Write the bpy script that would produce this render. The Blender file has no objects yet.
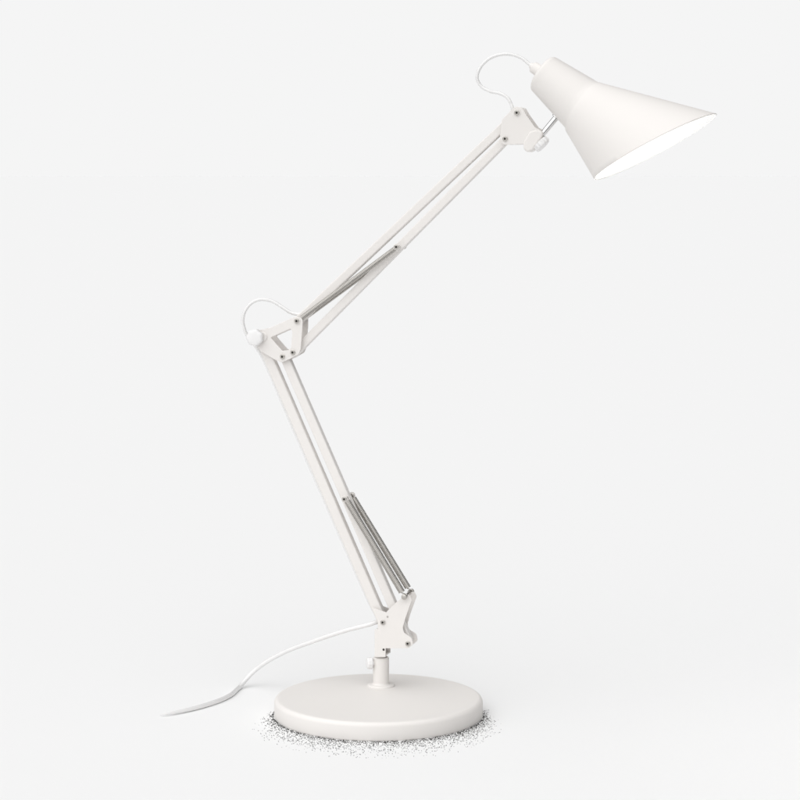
import bpy, bmesh, math, random
from mathutils import Vector, Matrix
random.seed(7)
S = bpy.context.scene
C = S.collection
PI = math.pi

# ------------------------------------------------------------ camera frame
F, D, H, YH = 2180.0, 2.4, 0.597, 172.0         # focal length in photo pixels, distance, eye height, horizon row
CX = (400 - 378.5) * D / F
CAM = Vector((CX, -D, H))
YAW = math.radians(15)
U = Vector((math.cos(YAW), -math.sin(YAW), 0))   # along the arms
W = Vector((-math.sin(YAW), -math.cos(YAW), 0))  # across the arms, towards the viewer
Z = Vector((0, 0, 1))
POST_Y = 0.0496
POST = Vector((CX + (381.0 - 400) / F * (D + POST_Y), POST_Y, 0))
MM = 0.001

def ray(x, y):
    return Vector(((x - 400) / F, 1.0, (YH - y) / F))
def P(x, y, d=0.0):
    """point of the lamp's arm plane (d millimetres in front of it)"""
    r = ray(x, y)
    t = (d * MM - (CAM - POST).dot(W)) / r.dot(W)
    return CAM + r * t
def G(x, y, z=0.0):
    r = ray(x, y)
    t = (z - CAM.z) / r.z
    return CAM + r * t
def Q(x, y, Y):
    return CAM + ray(x, y) * (Y - CAM.y)

# ------------------------------------------------------------ materials
def mat(name, col, rough=0.45, metal=0.0, coat=0.0, bump=0.0, scale=400, emit=None, var=0.0):
    m = bpy.data.materials.new(name); m.use_nodes = True
    n = m.node_tree.nodes; l = m.node_tree.links
    b = n['Principled BSDF']
    b.inputs['Base Color'].default_value = (*col, 1)
    b.inputs['Roughness'].default_value = rough
    b.inputs['Metallic'].default_value = metal
    if not metal: b.inputs['Specular IOR Level'].default_value = 0.3
    b.inputs['Coat Weight'].default_value = coat
    b.inputs['Coat Roughness'].default_value = 0.15
    b.inputs['Coat IOR'].default_value = 1.7
    tc = n.new('ShaderNodeTexCoord')
    if bump:
        t = n.new('ShaderNodeTexNoise'); t.inputs['Scale'].default_value = scale; t.inputs['Detail'].default_value = 3
        bp = n.new('ShaderNodeBump'); bp.inputs['Strength'].default_value = bump; bp.inputs['Distance'].default_value = 0.0003
        l.new(tc.outputs['Object'], t.inputs['Vector']); l.new(t.outputs['Fac'], bp.inputs['Height'])
        l.new(bp.outputs['Normal'], b.inputs['Normal'])
    if var:
        t = n.new('ShaderNodeTexNoise'); t.inputs['Scale'].default_value = 14; t.inputs['Detail'].default_value = 4
        mx = n.new('ShaderNodeMixRGB'); mx.inputs[1].default_value = (*col, 1)
        mx.inputs[2].default_value = (col[0]*(1-var), col[1]*(1-var), col[2]*(1-var*1.3), 1)
        l.new(tc.outputs['Object'], t.inputs['Vector']); l.new(t.outputs['Fac'], mx.inputs[0])
        l.new(mx.outputs[0], b.inputs['Base Color'])
    if emit:
        b.inputs['Emission Color'].default_value = (1, 0.97, 0.92, 1)
        b.inputs['Emission Strength'].default_value = emit
    return m

ENAMEL = mat('white_enamel', (0.810, 0.783, 0.760), 0.6, coat=0.0, bump=0.05, var=0.02)
INNER = mat('white_reflector', (0.86, 0.86, 0.85), 0.5)
KNOB = mat('white_plastic', (0.83, 0.823, 0.82), 0.35)
CORD = mat('white_cord', (0.83, 0.825, 0.82), 0.5, coat=0.7)
STEEL = mat('spring_steel', (0.60, 0.58, 0.55), 0.25, metal=1.0)
CHROME = mat('chrome', (0.75, 0.75, 0.75), 0.12, metal=1.0)
SCREW = mat('screw_zinc', (0.52, 0.50, 0.47), 0.35, metal=1.0)
DARK = mat('dark_recess', (0.05, 0.045, 0.04), 0.7)
SHADOW_DOT = mat('shadow_dot', (0.035, 0.033, 0.03), 0.9)  # near-black of the dots that draw the base's contact shadow
BULB = mat('frosted_bulb', (0.9, 0.9, 0.9), 0.5, emit=42.0)
FLOOR = mat('matte_white_surface', (0.874, 0.874, 0.874), 1.0)
FLOOR.node_tree.nodes['Principled BSDF'].inputs['Specular IOR Level'].default_value = 0.0

# ------------------------------------------------------------ mesh helpers
def link(name, bm, mats, parent=None, smooth=True, bevel=0, segs=2, angle=35):
    me = bpy.data.meshes.new(name)
    bmesh.ops.recalc_face_normals(bm, faces=bm.faces)
    bm.to_mesh(me); bm.free()
    o = bpy.data.objects.new(name, me); C.objects.link(o)
    for m in (mats if isinstance(mats, (list, tuple)) else [mats]): me.materials.append(m)
    if smooth:
        for p in me.polygons: p.use_smooth = True
        me.set_sharp_from_angle(angle=math.radians(angle))
    if bevel:
        b = o.modifiers.new('bevel', 'BEVEL'); b.width = bevel * MM; b.segments = segs
        b.limit_method = 'ANGLE'; b.angle_limit = math.radians(40); b.harden_normals = False
    if parent: o.parent = parent
    return o

def rounded(pts):
    """pts: (x, y) or (x, y, r) -> polygon with the marked corners rounded (pixels)"""
    out = []; n = len(pts)
    for i, p in enumerate(pts):
        r = p[2] if len(p) > 2 else 0.6
        a = Vector(pts[i-1][:2]); b = Vector(p[:2]); c = Vector(pts[(i+1) % n][:2])
        v1 = (a-b); v2 = (c-b); l1 = v1.length; l2 = v2.length; v1.normalize(); v2.normalize()
        ang = v1.angle(v2, PI)
        if ang > math.radians(172) or r == 0: out.append(tuple(b)); continue
        t = min(r / math.tan(ang/2), l1*0.48, l2*0.48)
        p0 = b + v1*t; p1 = b + v2*t
        k = 5
        for j in range(k+1):
            s = j/k
            out.append(tuple(p0*(1-s)**2 + b*2*s*(1-s) + p1*s*s))
    return out

def plate(bm, pts, front, back, holes=(), mi=0):
    """sheet with a pixel outline, its front face lying `front` mm before the arm plane"""
    loops = [rounded(pts)] + [rounded(h) for h in holes]
    edges = []; nv = []
    for lp in loops:
        vs = [bm.verts.new(P(x, y, front)) for x, y in lp]
        nv += vs
        for i in range(len(vs)): edges.append(bm.edges.new((vs[i-1], vs[i])))
    if holes:
        r = bmesh.ops.triangle_fill(bm, edges=edges, use_beauty=True, use_dissolve=True)
        fs = [g for g in r['geom'] if isinstance(g, bmesh.types.BMFace)]
    else:
        fs = [bm.faces.new(nv)]
    r = bmesh.ops.extrude_face_region(bm, geom=fs)
    vs = [g for g in r['geom'] if isinstance(g, bmesh.types.BMVert)]
    bmesh.ops.translate(bm, verts=vs, vec=W * ((back - front) * MM))
    fs2 = [g for g in r['geom'] if isinstance(g, bmesh.types.BMFace)]
    for f in fs + fs2: f.material_index = mi
    return bm

def frame_of(d):
    d = d.normalized(); a = Vector((0, 0, 1)) if abs(d.z) < 0.9 else Vector((1, 0, 0))
    e1 = d.cross(a).normalized(); e2 = d.cross(e1).normalized()
    return e1, e2

def tube(bm, path, radii, seg=12, cap=True, mi=0):
    n = len(path)
    if not isinstance(radii, (list, tuple)): radii = [radii]*n
    e1 = None; rings = []
    for i in range(n):
        t = (path[min(i+1, n-1)] - path[max(i-1, 0)]).normalized()
        if e1 is None: e1, _ = frame_of(t)
        e1 = (e1 - t*e1.dot(t)).normalized(); e2 = t.cross(e1)
        rings.append([bm.verts.new(path[i] + (e1*math.cos(2*PI*k/seg) + e2*math.sin(2*PI*k/seg))*radii[i]) for k in range(seg)])
    for a, b in zip(rings, rings[1:]):
        for k in range(seg):
            f = bm.faces.new((a[k], a[(k+1) % seg], b[(k+1) % seg], b[k])); f.material_index = mi
    if cap:
        f = bm.faces.new(rings[0]); f.material_index = mi
        f = bm.faces.new(list(reversed(rings[-1]))); f.material_index = mi
    return bm

def lathe(bm, origin, axis, prof, seg=64, mi=0, e=None, lobes=0, depth=0, closed=False):
    """prof: (t along axis, radius) in metres; radius 0 closes on the axis"""
    axis = axis.normalized(); e1, e2 = e if e else frame_of(axis)
    rings = []
    for t, r in prof:
        c = origin + axis*t
        if r <= 1e-7: rings.append([bm.verts.new(c)]); continue
        rings.append([bm.verts.new(c + (e1*math.cos(2*PI*k/seg) + e2*math.sin(2*PI*k/seg)) *
                      (r*(1 + depth*math.cos(lobes*2*PI*k/seg)))) for k in range(seg)])
    for a, b in zip(rings, rings[1:]):
        for k in range(seg):
            k2 = (k+1) % seg
            if len(a) == 1 and len(b) == 1: break
            if len(a) == 1: f = bm.faces.new((a[0], b[k2], b[k]))
            elif len(b) == 1: f = bm.faces.new((a[k], a[k2], b[0]))
            else: f = bm.faces.new((a[k], a[k2], b[k2], b[k]))
            f.material_index = mi
    return bm

def spline(pts, n=14):
    out = []
    for i in range(len(pts)-1):
        p0 = pts[max(i-1, 0)]; p1 = pts[i]; p2 = pts[i+1]; p3 = pts[min(i+2, len(pts)-1)]
        for j in range(n):
            t = j/n
            out.append(0.5*((2*p1) + (p2-p0)*t + (2*p0-5*p1+4*p2-p3)*t*t + (-p0+3*p1-3*p2+p3)*t**3))
    out.append(pts[-1]); return out

# ------------------------------------------------------------ the setting
bm = bmesh.new()
vs = [bm.verts.new(v) for v in ((-2.0, -1.8, 0), (2.0, -1.8, 0), (260, 300, 0), (-260, 300, 0))]
bm.faces.new(vs)
fl = link('ground', bm, FLOOR, smooth=False); fl['kind'] = 'structure'

# ------------------------------------------------------------ the lamp
lamp = bpy.data.objects.new('desk_lamp', None); C.objects.link(lamp)
lamp.empty_display_size = 0.1
lamp['label'] = 'white metal balanced arm desk lamp with round base, steel springs and conical shade'
lamp['category'] = 'lamp'

# base: a heavy rounded disc
R, Hb = 0.1146, 0.0200
prof = [(0, 0), (0.0, R-0.003)]
for k in range(0, 7):
    a = k/6*PI/2; prof.append((0.0015 - 0.0015*math.cos(a), R-0.0015 + 0.0015*math.sin(a)))
for k in range(0, 11):
    a = k/10*PI/2; prof.append((Hb-0.0057 + 0.0050*math.sin(a), R-0.0050 + 0.0050*math.cos(a)))
for r in (0.105, 0.09, 0.07, 0.05, 0.03, 0.012): prof.append((Hb - 0.0007 + 0.0007*(1-(r/0.105)**2), r))
prof.append((Hb, 0))
bm = lathe(bmesh.new(), Vector((0, 0, 0)), Z, prof, seg=160)
base = link('base', bm, ENAMEL, lamp, angle=60)

pz = lambda y: (YH - y)/F*(D+POST_Y) + H
# socket and post
zt = pz(657)
bm = lathe(bmesh.new(), POST, Z, [(Hb-0.001, 0), (Hb-0.001, 0.0155), (Hb+0.0008, 0.0155), (Hb+0.0018, 0.0145), (Hb+0.0022, 0.0102),
     (Hb+0.0022, 0.0100), (Hb+0.0035, 0.0090), (zt-0.0010, 0.0090), (zt, 0.0082), (zt, 0.0064), (zt-0.004, 0.0062), (zt-0.004, 0)], seg=64)
socket = link('socket', bm, ENAMEL, lamp)
kd = (Vector((-0.97, -0.25, 0))).normalized()
ko = POST + Vector((0, 0, pz(662.5)))
bm = lathe(bmesh.new(), ko, kd, [(0.0085, 0), (0.0085, 0.0030), (0.0100, 0.0032), (0.0105, 0.0060), (0.0112, 0.0066), (0.0150, 0.0064),
     (0.0162, 0.0054), (0.0166, 0.0030), (0.0166, 0)], seg=60, lobes=10, depth=0.03)
link('set_screw', bm, KNOB, socket)
bm = lathe(bmesh.new(), POST, Z, [(zt-0.006, 0), (zt-0.006, 0.0056), (pz(640), 0.0056), (pz(640), 0)], seg=40)
link('post', bm, ENAMEL, lamp)

def bolt(x, y, dh, parent, rw=3.6, rh=2.8, nut=True, back=None, name='bolt', washer=True):
    """a through bolt with a socket head; dh = half length in mm"""
    b = bmesh.new(); o = P(x, y, dh) - W*(dh*MM)
    lo = -(back if back is not None else dh)
    tube(b, [o + W*(lo*MM), o + W*(dh*MM)], 1.5*MM, 16, mi=1)
    for s, L in ((1, dh), (-1, -lo)):
        ax = W*s; oo = o + ax*(L*MM)
        if washer:
            lathe(b, oo, ax, [(-0.0002, 0.0015), (0.0002, rw*MM), (0.0006, rw*MM), (0.0008, (rw-.2)*MM), (0.0008, 0)], seg=32, mi=0)
        lathe(b, oo, ax, [(0.0006, rh*MM), (0.0016, rh*MM), (0.0021, (rh-.5)*MM), (0.0021, rh*0.47*MM), (0.0012, rh*0.43*MM)], seg=24, mi=1)
        lathe(b, oo, ax, [(0.0012, rh*0.45*MM), (0.0012, 0)], seg=24, mi=2)
    return link(name, b, [ENAMEL, SCREW, DARK], parent)

# ---- base bracket: two plates and a web
PH = 11.0
bb = [(371.5, 607.5), (386, 612.5, 0.5), (389.3, 609.2, 0.4), (397.2, 601.5, 0.4), (403.5, 597.0), (409.5, 594.5, 3), (411.8, 600, 2.5),
      (405.3, 618, 8), (402.6, 628, 6), (404.0, 633.0, 4), (411.5, 637.8, 4), (413.2, 644.5, 3.5), (408.5, 648.3, 3),
      (385.4, 648.3, 0.4), (385.4, 657.0, .5), (374.6, 657.0, .5), (374.6, 629.3, .3), (377.8, 629.3, .3), (377.8, 621.8, 1)]
bm = bmesh.new()
plate(bm, bb, PH, PH-1.6)
# rear plate: the same outline pushed straight back, joined by a folded web on the left and along the foot
n0 = len(bm.verts)
geo = bmesh.ops.duplicate(bm, geom=list(bm.verts)+list(bm.edges)+list(bm.faces))
dv = [g for g in geo['geom'] if isinstance(g, bmesh.types.BMVert)]
bmesh.ops.translate(bm, verts=dv, vec=-W*((2*PH-1.6)*MM))
brk = link('base_bracket', bm, ENAMEL, lamp, bevel=0.35)
bm = bmesh.new()
plate(bm, [(374.9, 629.8), (377.0, 629.8), (377.0, 656.6), (374.9, 656.6)], PH-1.65, -PH+1.65)
plate(bm, [(374.9, 654.9), (385.2, 654.9), (385.2, 656.8), (374.9, 656.8)], PH-1.66, -PH+1.66)
link('bracket_web', bm, ENAMEL, brk)
bolt(383.0, 622.2, PH, brk, rw=3.2, rh=2.7)
bolt(408.0, 643.4, PH, brk, rw=3.4, rh=2.8)
b = bmesh.new(); o = P(387.6, 616.8, PH)
lathe(b, o - W*0.0010, W, [(0, 0.0011), (0.0014, 0.0011), (0.0014, 0)], seg=16)
link('rivet', b, SCREW, brk)
b = bmesh.new(); o = P(383.6, 649.6, PH)
lathe(b, o - W*0.0010, W, [(0, 0.0013), (0.0012, 0.0013), (0.0012, 0)], seg=16)
link('rivet', b, DARK, brk)

# ---- arm bars: rounded square tubes running between pivots
def arm(name, x0, y0, x1, y1, w, e0=6, e1=6, front=5.2, back=-5.2):
    a = Vector((x0, y0)); c = Vector((x1, y1)); t = (c-a).normalized(); n = Vector((-t.y, t.x))*w/2
    a2 = a - t*e0; c2 = c + t*e1
    pts = [(*(a2+n), 4), (*(a2-n), 4), (*(c2-n), 4), (*(c2+n), 4)]
    bm = bmesh.new(); plate(bm, pts, front, back)
    return link(name, bm, ENAMEL, lamp, bevel=1.3, segs=4)
lb1 = arm('lower_arm_bar', 259.7, 339, 382.0, 622, 9.2)
lb2 = arm('lower_arm_bar', 283.8, 357, 406.6, 640, 8.5, front=4.9, back=-4.9)
ub1 = arm('upper_arm_bar', 298.0, 320.2, 516.6, 113.6, 8.3)
ub2 = arm('upper_arm_bar', 294.1, 352.6, 505.1, 139.6, 8.3, front=4.9, back=-4.9)

# ---- elbow bracket
ebo = [(255, 331, 4), (262.5, 329.2, 3), (266.5, 329.4, 2), (294.5, 316.6, 4), (302.6, 318.0, 4), (302.4, 328, 2), (300.6, 349.5, 3), (298.6, 354.2, 3),
       (289.5, 359.2, 3), (281.5, 362.6, 4), (274.5, 359.5, 3), (259.5, 350.5, 3), (255, 342, 4)]
hole = [(270.4, 337.4, 1.2), (290.6, 328.6, 2), (292.3, 331.5, 2), (291.0, 347.5, 2), (288.6, 350.2, 1.5), (282.2, 350.8, 1.2)]
bm = bmesh.new(); plate(bm, ebo, PH, PH-1.6, [hole])
geo = bmesh.ops.duplicate(bm, geom=list(bm.verts)+list(bm.edges)+list(bm.faces))
bmesh.ops.translate(bm, verts=[g for g in geo['geom'] if isinstance(g, bmesh.types.BMVert)], vec=-W*((2*PH-1.6)*MM))
elb = link('elbow_bracket', bm, ENAMEL, lamp, bevel=0.35)
bolt(297.0, 321.0, PH, elb, rw=4.2, rh=2.9)
bolt(282.6, 356.6, PH, elb, rw=2.8, rh=2.8)
bolt(293.0, 352.4, PH, elb, rw=2.8, rh=2.8)
# clamp knob
o = P(254.0, 337.8, PH+9)
bm = lathe(bmesh.new(), o - W*0.009, W, [(-2*PH*MM, 0), (-2*PH*MM, 0.0036), (0.0, 0.0036), (0.0, 0.0050), (0.0022, 0.0055), (0.0028, 0.0086), (0.0036, 0.0094), (0.0076, 0.0094), (0.0088, 0.0086),
     (0.0093, 0.0070), (0.0095, 0.003), (0.0095, 0)], seg=84, lobes=7, depth=0.045)
link('clamp_knob', bm, KNOB, elb, angle=50)
b = bmesh.new(); o = P(263.0, 336.5, PH)
lathe(b, o, W, [(-0.001, 0.0052), (0.0010, 0.0052), (0.0016, 0.0046), (0.0016, 0)], seg=32)
link('washer', b, ENAMEL, elb)

# ---- head bracket
hbo = [(501.8, 119.8, 1), (512.8, 108.3, 2), (516.0, 106.3, 3.5), (522.0, 107.8, 4), (526.5, 115.5, 3), (535.2, 127.6, 3), (541.0, 130.4, 3),
       (539.0, 141.0, 3), (531.5, 146.5, 3), (524.0, 144.3, 2), (508.0, 144.6, 3), (502.0, 144.5, 4), (500.0, 136.0, 4)]
bm = bmesh.new(); plate(bm, hbo, PH, PH-1.6)
geo = bmesh.ops.duplicate(bm, geom=list(bm.verts)+list(bm.edges)+list(bm.faces))
bmesh.ops.translate(bm, verts=[g for g in geo['geom'] if isinstance(g, bmesh.types.BMVert)], vec=-W*((2*PH-1.6)*MM))
hbk = link('head_bracket', bm, ENAMEL, lamp, bevel=0.35)
bolt(517.0, 112.8, PH, hbk, rw=4.0, rh=2.9)
bolt(505.2, 138.8, PH, hbk, rw=3.4, rh=2.8)
# swivel head: a chunky block between the plates that ends in a ribbed thumb nut
bm = bmesh.new()
plate(bm, [(529.0, 132.0, 5), (536.5, 129.2, 6), (543.0, 131.8, 4), (541.5, 138.0, 4), (537.0, 143.5, 6), (533.0, 150.0, 5), (527.5, 152.8, 5), (523.0, 149.0, 5), (523.8, 141.5, 6)],
      PH+1.2, -PH+3)
sw = link('swivel', bm, ENAMEL, hbk, bevel=2.0, segs=4)
o = P(540.5, 143.0, 6); na = (U*0.72 - Z*0.69).normalized()
bm = lathe(bmesh.new(), o - na*0.0015, na, [(0, 0), (0, 0.0088), (0.0045, 0.0092), (0.0062, 0.0086), (0.0070, 0.0070), (0.0070, 0)], seg=96, lobes=12, depth=0.06)
link('thumb_nut', bm, KNOB, sw, angle=50)
# chrome stem
s0 = P(541.0, 136.0, 3); s1 = P(556.6, 117.2, 0)
bm = tube(bmesh.new(), [s0, s1 + (s1-s0).normalized()*0.004], 0.0034, 32)
link('stem', bm, CHROME, lamp)

# ---- springs
def spring(A, B, r=2.7, wire=0.6, pitch=1.3, hook0=3.5, hook1=3.5):
    b = bmesh.new(); ax = (B-A); L = ax.length; ax.normalize()
    e1 = (W - ax*W.dot(ax)).normalized(); e2 = ax.cross(e1)
    r *= MM; p = pitch*MM; h0 = hook0*MM; h1 = hook1*MM
    path = []
    # hook ring round the bolt, then coil, then hook ring
    for k in range(0, 15):
        a = -PI + k/14*1.75*PI
        path.append(A + ax*(h0*0.5*math.cos(a+PI)*-1) + e2*(h0*0.6*math.sin(a)))
    n = int((L-2*h0)/p); N = n*14
    for k in range(N+1):
        a = 2*PI*k/14
        path.append(A + ax*(h0 + (L-h0-h1)*k/N) + (e1*math.cos(a) + e2*math.sin(a))*r)
    for k in range(0, 15):
        a = -0.75*PI + k/14*1.75*PI
        path.append(B - ax*(h1*0.5*math.cos(a)*-1) + e2*(h1*0.6*math.sin(a)))
    tube(b, path, wire*MM, 6)
    return link('spring', b, STEEL, lamp, angle=80)
def spin(x, y, d, ref):           # the point on a bolt (seen at px x, y where d = ref) at offset d
    return P(x, y, ref) + W*((d-ref)*MM)
SD = 13.0
# lower pair
for s in (1, -1):
    spring(spin(344.6, 499.0, s*12.0, 16), spin(404.6, 596.5, s*(SD+1 if s > 0 else 12), 14), r=3.3, hook0=3.2, hook1=5.5)
    spring(spin(396.6, 247.0, s*12.0, 16), spin(297.8, 320.0, s*8.0, 14), r=2.4, hook0=3.2, hook1=3.2)
# bolts carrying the springs
bolt(344.6, 499.0, 15, lb2, rw=3.6, rh=2.8)
bolt(396.6, 247.0, 15, ub2, rw=3.6, rh=2.8)
b = bmesh.new()
o = spin(404.6, 596.5, 0, 14)
tube(b, [o - W*0.0165, o + W*0.0165], 1.5*MM, 16)
for s in (1, -1):
    lathe(b, o + W*(s*0.0165), W*s, [(-0.0006, 0), (-0.0006, 0.0030), (0.0008, 0.0030), (0.0012, 0.0024), (0.0012, 0)], seg=24)
link('spring_pin', b, SCREW, brk)

# ---- shade: cone on a tapered neck, mouth cut on the slant
SY = math.radians(20)
US = Vector((math.cos(SY), -math.sin(SY), 0))
WS = Vector((-math.sin(SY), -math.cos(SY), 0))
PS = P(556.6, 117.2, 0)
def PP(x, y):
    r = ray(x, y); t = -((CAM - PS).dot(WS)) / r.dot(WS)
    return CAM + r*t
A0 = PP(544.0, 74.5); A1 = PP(640.5, 141.0)
ax = (A1 - A0).normalized()
e1 = WS; e2 = ax.cross(e1).normalized()          # e2 points within the shade's own plane
if e2.z < 0: e2 = -e2
px = (PP(601, 100) - PP(600, 100)).length
cT = PP(715.5, 113.3); cB = PP(596.0, 179.6)     # top and bottom of the mouth
mt = (cT - cB).normalized(); mn = mt.cross(WS).normalized()
if mn.dot(ax) < 0: mn = -mn
def along(p): return (p-A0).dot(ax), (p-A0).dot(e2)
tT, rT = along(cT); tB, rB = along(cB)
tK, rK = along(PP(600, 82.5)); tK2, rK2 = along(PP(565.5, 129))
print('axis', tT, rT, tB, rB, tK, rK, tK2, rK2)
# generator lines: centre shifts slightly so both measured outlines are met
def gen(t):
    """top and bottom outline offsets at axial distance t"""
    top = rK + (rT-rK)*(t-tK)/(tT-tK)
    bot = rK2 + (rB-rK2)*(t-tK2)/(tB-tK2)
    return top, bot
SEG = 128
ts0, rs0 = along(PP(557.5, 58.6)); ts1, rs1 = along(PP(532.0, 91.0))
r_back = (rs0-rs1)/2; t_back = (ts0+ts1)/2; c_back = (rs0+rs1)/2
tk = (tK+tK2)/2; r_k = (rK-rK2)/2; c_k = (rK+rK2)/2
print('back', ts0, rs0, ts1, rs1, 'k', tk, r_k, c_k)
th = 0.0011
def shell(off, bmm, mi, flip=False):
    rings = []
    rr = 0.0055
    st = []
    # dome of the neck end with a rounded shoulder
    for k in range(0, 9):
        a = k/8*PI/2
        st.append((t_back - rr*0.9 + rr*(1-math.cos(a)) + off, c_back, max(0.0, r_back - rr + rr*math.sin(a) - off)))
    st.insert(0, (t_back - rr*0.9 + off, c_back, 0.006))
    for k in range(1, 9):
        s = k/8
        t = t_back + rr*0.1 + (tk-0.0004 - t_back - rr*0.1)*s
        st.append((t, c_back + (c_k-c_back)*s, r_back + (r_k*0.97-r_back)*s - off))
    out = []
    for t, c, r in st:
        out.append([A0 + ax*t + e2*c + (e2*math.cos(2*PI*k/SEG) + e1*math.sin(2*PI*k/SEG))*r for k in range(SEG)])
    # cone: straight generators from the neck ring to the slanted mouth ellipse
    neck = [A0 + ax*(tk+0.0012) + e2*c_k + (e2*math.cos(2*PI*k/SEG) + e1*math.sin(2*PI*k/SEG))*(r_k*1.0-off) for k in range(SEG)]
    # circular cone: apex from neck and average slope
    mouth = []
    for k in range(SEG):
        cth = math.cos(2*PI*k/SEG); sth = math.sin(2*PI*k/SEG)
        # march along the generator until it meets the mouth plane
        def point(t):
            top, bot = gen(t); c = (top+bot)/2; r = (top-bot)/2 - off
            return A0 + ax*t + e2*c + (e2*cth + e1*sth)*r
        lo, hi = tk, tT+0.05
        for _ in range(40):
            mid = (lo+hi)/2
            if (point(mid)-cT).dot(mn) > 0: hi = mid
            else: lo = mid
        mouth.append((lo, cth, sth))
    M = 14
    for j in range(M+1):
        s = j/M; ring = []
        for k in range(SEG):
            tm, cth, sth = mouth[k]
            t = tk+0.0012 + (tm-tk-0.0012)*s
            top, bot = gen(t); c = (top+bot)/2; r = (top-bot)/2 - off
            ring.append(A0 + ax*t + e2*c + (e2*cth + e1*sth)*r)
        out.append(ring)
    for ring in out: rings.append([bmm.verts.new(v) for v in ring])
    for a, b in zip(rings, rings[1:]):
        for k in range(SEG):
            f = bmm.faces.new((a[k], a[(k+1) % SEG], b[(k+1) % SEG], b[k])); f.material_index = mi
    f = bmm.faces.new(rings[0]); f.material_index = mi
    return rings[-1]
bm = bmesh.new()
ro = shell(0.0, bm, 0)
ri = shell(th, bm, 1)
# rolled lip joining the two skins
rl = []
for k in range(SEG):
    rl.append(bm.verts.new((ro[k].co + ri[k].co)/2 + mn*0.0007))
for k in range(SEG):
    k2 = (k+1) % SEG
    bm.faces.new((ro[k], ro[k2], rl[k2], rl[k])).material_index = 0
    bm.faces.new((rl[k], rl[k2], ri[k2], ri[k])).material_index = 1
shade = link('lamp_shade', bm, [ENAMEL, INNER], lamp, angle=50)
# cap and strain relief
oc = A0 + ax*(t_back - 0.004) + e2*c_back
bm = lathe(bmesh.new(), oc, -ax, [(-0.004, 0), (-0.004, 0.0082), (0.0035, 0.0080), (0.0042, 0.0068), (0.0115, 0.0066), (0.0128, 0.0058), (0.0128, 0.0038), (0.0150, 0.0034), (0.0158, 0.0028), (0.0158, 0)], seg=48)
link('shade_cap', bm, ENAMEL, shade)
cap_end = oc - ax*0.0150
# bulb and holder inside
ob = A0 + ax*0.012 + e2*c_back
bm = lathe(bmesh.new(), ob, ax, [(-0.008, 0), (-0.008, 0.013), (0.018, 0.013), (0.020, 0.011), (0.020, 0)], seg=40)
link('bulb_holder', bm, KNOB, shade)
pr = [(0.019, 0.0), (0.019, 0.009), (0.026, 0.010)]
pr = [(0.019, 0.0), (0.019, 0.009), (0.026, 0.010), (0.031, 0.0135)] + [(0.043 + 0.017*math.sin(a), 0.017*math.cos(a)) for a in [(-0.5 + k/10*(0.5+PI/2)) for k in range(11)]]
pr[-1] = (pr[-1][0], 0.0)
bm = lathe(bmesh.new(), ob, ax, pr, seg=40)
link('bulb', bm, BULB, shade)
# stem collar on the neck
sd = (s1-s0).normalized()
bm = lathe(bmesh.new(), s1, sd, [(-0.0016, 0), (-0.0016, 0.0046), (-0.0010, 0.0052), (0.0016, 0.0052), (0.003, 0.005), (0.006, 0.005), (0.006, 0)], seg=40)
link('stem_collar', bm, CHROME, shade)

# ---- power cord: cap loop, inside the arms, elbow loop, behind the lower arm, out to the surface
pc = [cap_end + ax*0.004, cap_end - ax*0.002]
for x, y, d in [(522, 58.5, -1), (513, 54.8, -1), (502, 54.2, 0), (490, 58, 0), (480.5, 67, 1), (477, 77.5, 1), (481, 86, 0), (490, 91.2, 0), (500, 93.5, 0), (507.0, 97.5, 0), (510.8, 103.5, 0), (512.3, 111, 0)]:
    pc.append(P(x, y, d))
# blend the first loop points towards the cap's depth
off = cap_end - P(530, 65.2, 0)
for i, k in ((2, 0.85), (3, 0.65), (4, 0.45), (5, 0.28), (6, 0.12)): pc[i] = pc[i] + W*(off.dot(W))*k
for x, y, d in [(508, 119, -7.6), (480, 148, -7.9), (420, 205, -7.9), (360, 262, -7.9), (322, 298, -7.9), (309, 309, -7.0), (302, 313.6, -5), (296.5, 314.0, -5), (290, 312.2, -4), (282, 307, -3), (274, 302, -2), (266, 299.6, 0), (258, 299.9, 2), (250.5, 303.8, 3), (245, 311, 4),
                (242.8, 320, 4), (244.6, 330, 3), (248.5, 337.5, 0), (254, 344, -5), (262, 356, -7.9), (270, 373, -7.9), (290, 420, -7.9), (330, 512, -7.9), (366, 594, -7.9), (377, 615, -7.0), (381, 620, -4)]:
    pc.append(P(x, y, d))
b0 = P(376.5, 626.0, 0)
for x, y, Y in [(375.0, 622.6, 0.05), (366, 625.2, 0.052), (348, 629.7, 0.062), (331, 635.0, 0.074), (313, 641.2, 0.088), (294, 648.0, 0.104), (279, 654.8, 0.116), (265, 662.8, 0.126), (253.5, 671.6, 0.132), (246, 679.5, 0.128)]:
    pc.append(Q(x, y, Y))
rc = 0.0026
for x, y in [(239, 687.5), (231, 694.6), (220, 700.2), (204, 705.6), (190, 709.3), (176, 712.3), (167, 713.8), (160, 714.5)]:
    pc.append(G(x, y, rc))
path = spline(pc, 12)
for p in path: p.z = max(p.z, rc)
N = len(path)
rad = [0.0019 + (rc-0.0019)*min(1, max(0, (i/N-0.55)/0.2)) for i in range(N)]
for i in range(N):
    q = N-1-i
    if q < 60: rad[i] = rc*(0.2 + 0.8*math.sin(q/60*PI/2))
bm = tube(bmesh.new(), path, rad, 14)
link('power_cord', bm, CORD, lamp, angle=60)

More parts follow.
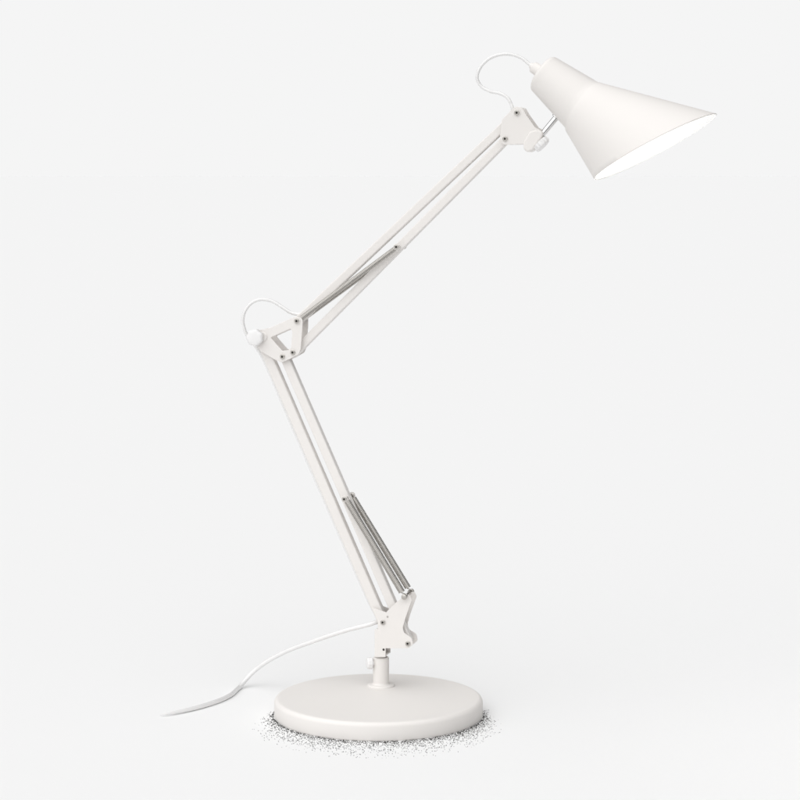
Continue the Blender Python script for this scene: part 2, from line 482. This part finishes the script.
# ------------------------------------------------------------ contact shadow round the front of the base, stippled with tiny dark solids
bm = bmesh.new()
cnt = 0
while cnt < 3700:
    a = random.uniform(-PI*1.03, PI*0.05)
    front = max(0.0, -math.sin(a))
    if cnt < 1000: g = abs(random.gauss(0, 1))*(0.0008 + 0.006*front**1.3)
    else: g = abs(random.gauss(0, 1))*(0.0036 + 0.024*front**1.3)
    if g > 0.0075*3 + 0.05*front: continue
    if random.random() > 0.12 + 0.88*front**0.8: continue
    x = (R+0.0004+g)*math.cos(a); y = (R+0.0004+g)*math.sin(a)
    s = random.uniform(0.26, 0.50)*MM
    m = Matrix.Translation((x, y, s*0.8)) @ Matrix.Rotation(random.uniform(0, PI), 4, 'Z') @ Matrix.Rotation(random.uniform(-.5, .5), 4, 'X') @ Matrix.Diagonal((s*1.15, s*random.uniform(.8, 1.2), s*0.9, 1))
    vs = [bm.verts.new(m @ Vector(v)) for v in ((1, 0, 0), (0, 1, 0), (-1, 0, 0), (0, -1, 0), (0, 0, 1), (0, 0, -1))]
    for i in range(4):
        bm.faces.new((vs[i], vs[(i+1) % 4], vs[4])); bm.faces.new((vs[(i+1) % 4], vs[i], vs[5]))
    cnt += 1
stip = link('shadow_stipple', bm, SHADOW_DOT, smooth=False)
stip['kind'] = 'stuff'; stip['label'] = 'stippled contact shadow along the front of the lamp base, built from fine dark dots on the white surface'
stip['category'] = 'specks'  # the dots draw the base's contact shadow

# ------------------------------------------------------------ studio light (world)
w = bpy.data.worlds.new('World'); S.world = w; w.use_nodes = True
n = w.node_tree.nodes; l = w.node_tree.links
for x in list(n): n.remove(x)
out = n.new('ShaderNodeOutputWorld'); bg = n.new('ShaderNodeBackground'); l.new(bg.outputs[0], out.inputs[0])
tc = n.new('ShaderNodeTexCoord')
def math_(op, a, b=None, clamp=False):
    m = n.new('ShaderNodeMath'); m.operation = op; m.use_clamp = clamp
    for i, v in enumerate((a, b)):
        if v is None: continue
        if isinstance(v, (int, float)): m.inputs[i].default_value = v
        else: l.new(v, m.inputs[i])
    return m.outputs[0]
def mrange(v, a, b, c, d):
    m = n.new('ShaderNodeMapRange'); m.interpolation_type = 'SMOOTHSTEP'
    m.inputs['From Min'].default_value = a; m.inputs['From Max'].default_value = b
    m.inputs['To Min'].default_value = c; m.inputs['To Max'].default_value = d
    l.new(v, m.inputs['Value']); return m.outputs['Result']
K = Vector((-0.31, -0.47, 0.80)).normalized()
KEY, AMB, BACK = 1.82, 0.05, 0.913
dt = n.new('ShaderNodeVectorMath'); dt.operation = 'DOT_PRODUCT'; dt.inputs[1].default_value = K
l.new(tc.outputs['Generated'], dt.inputs[0])
key = mrange(dt.outputs['Value'], 0.15, 0.97, 0.0, KEY)
sep = n.new('ShaderNodeSeparateXYZ'); l.new(tc.outputs['Generated'], sep.inputs[0])
m1 = mrange(sep.outputs['Y'], 0.68, 0.80, 0.0, 1.0)       # the white backdrop behind the lamp
m2 = mrange(sep.outputs['Z'], 0.13, 0.25, 1.0, 0.0)
mask = math_('MULTIPLY', m1, m2)
rest = math_('ADD', key, AMB)
a_ = math_('MULTIPLY', rest, math_('SUBTRACT', 1.0, mask))
b_ = math_('MULTIPLY', mask, BACK)
tot = math_('ADD', a_, b_)
l.new(tot, bg.inputs['Strength'])
bg.inputs['Color'].default_value = (1, 1, 1, 1)
w.cycles.sampling_method = 'MANUAL'; w.cycles.sample_map_resolution = 1024

# ------------------------------------------------------------ camera, render
cd = bpy.data.cameras.new('camera'); co = bpy.data.objects.new('camera', cd); C.objects.link(co)
co.location = CAM; co.rotation_euler = (PI/2, 0, 0)
cd.sensor_width = 36; cd.lens = 36*F/800
cd.shift_y = -(400-YH)/800
cd.clip_end = 2000
S.camera = co
S.render.engine = 'CYCLES'
S.view_settings.view_transform = 'Standard'; S.view_settings.look = 'None'
S.view_settings.exposure = 0; S.view_settings.gamma = 1
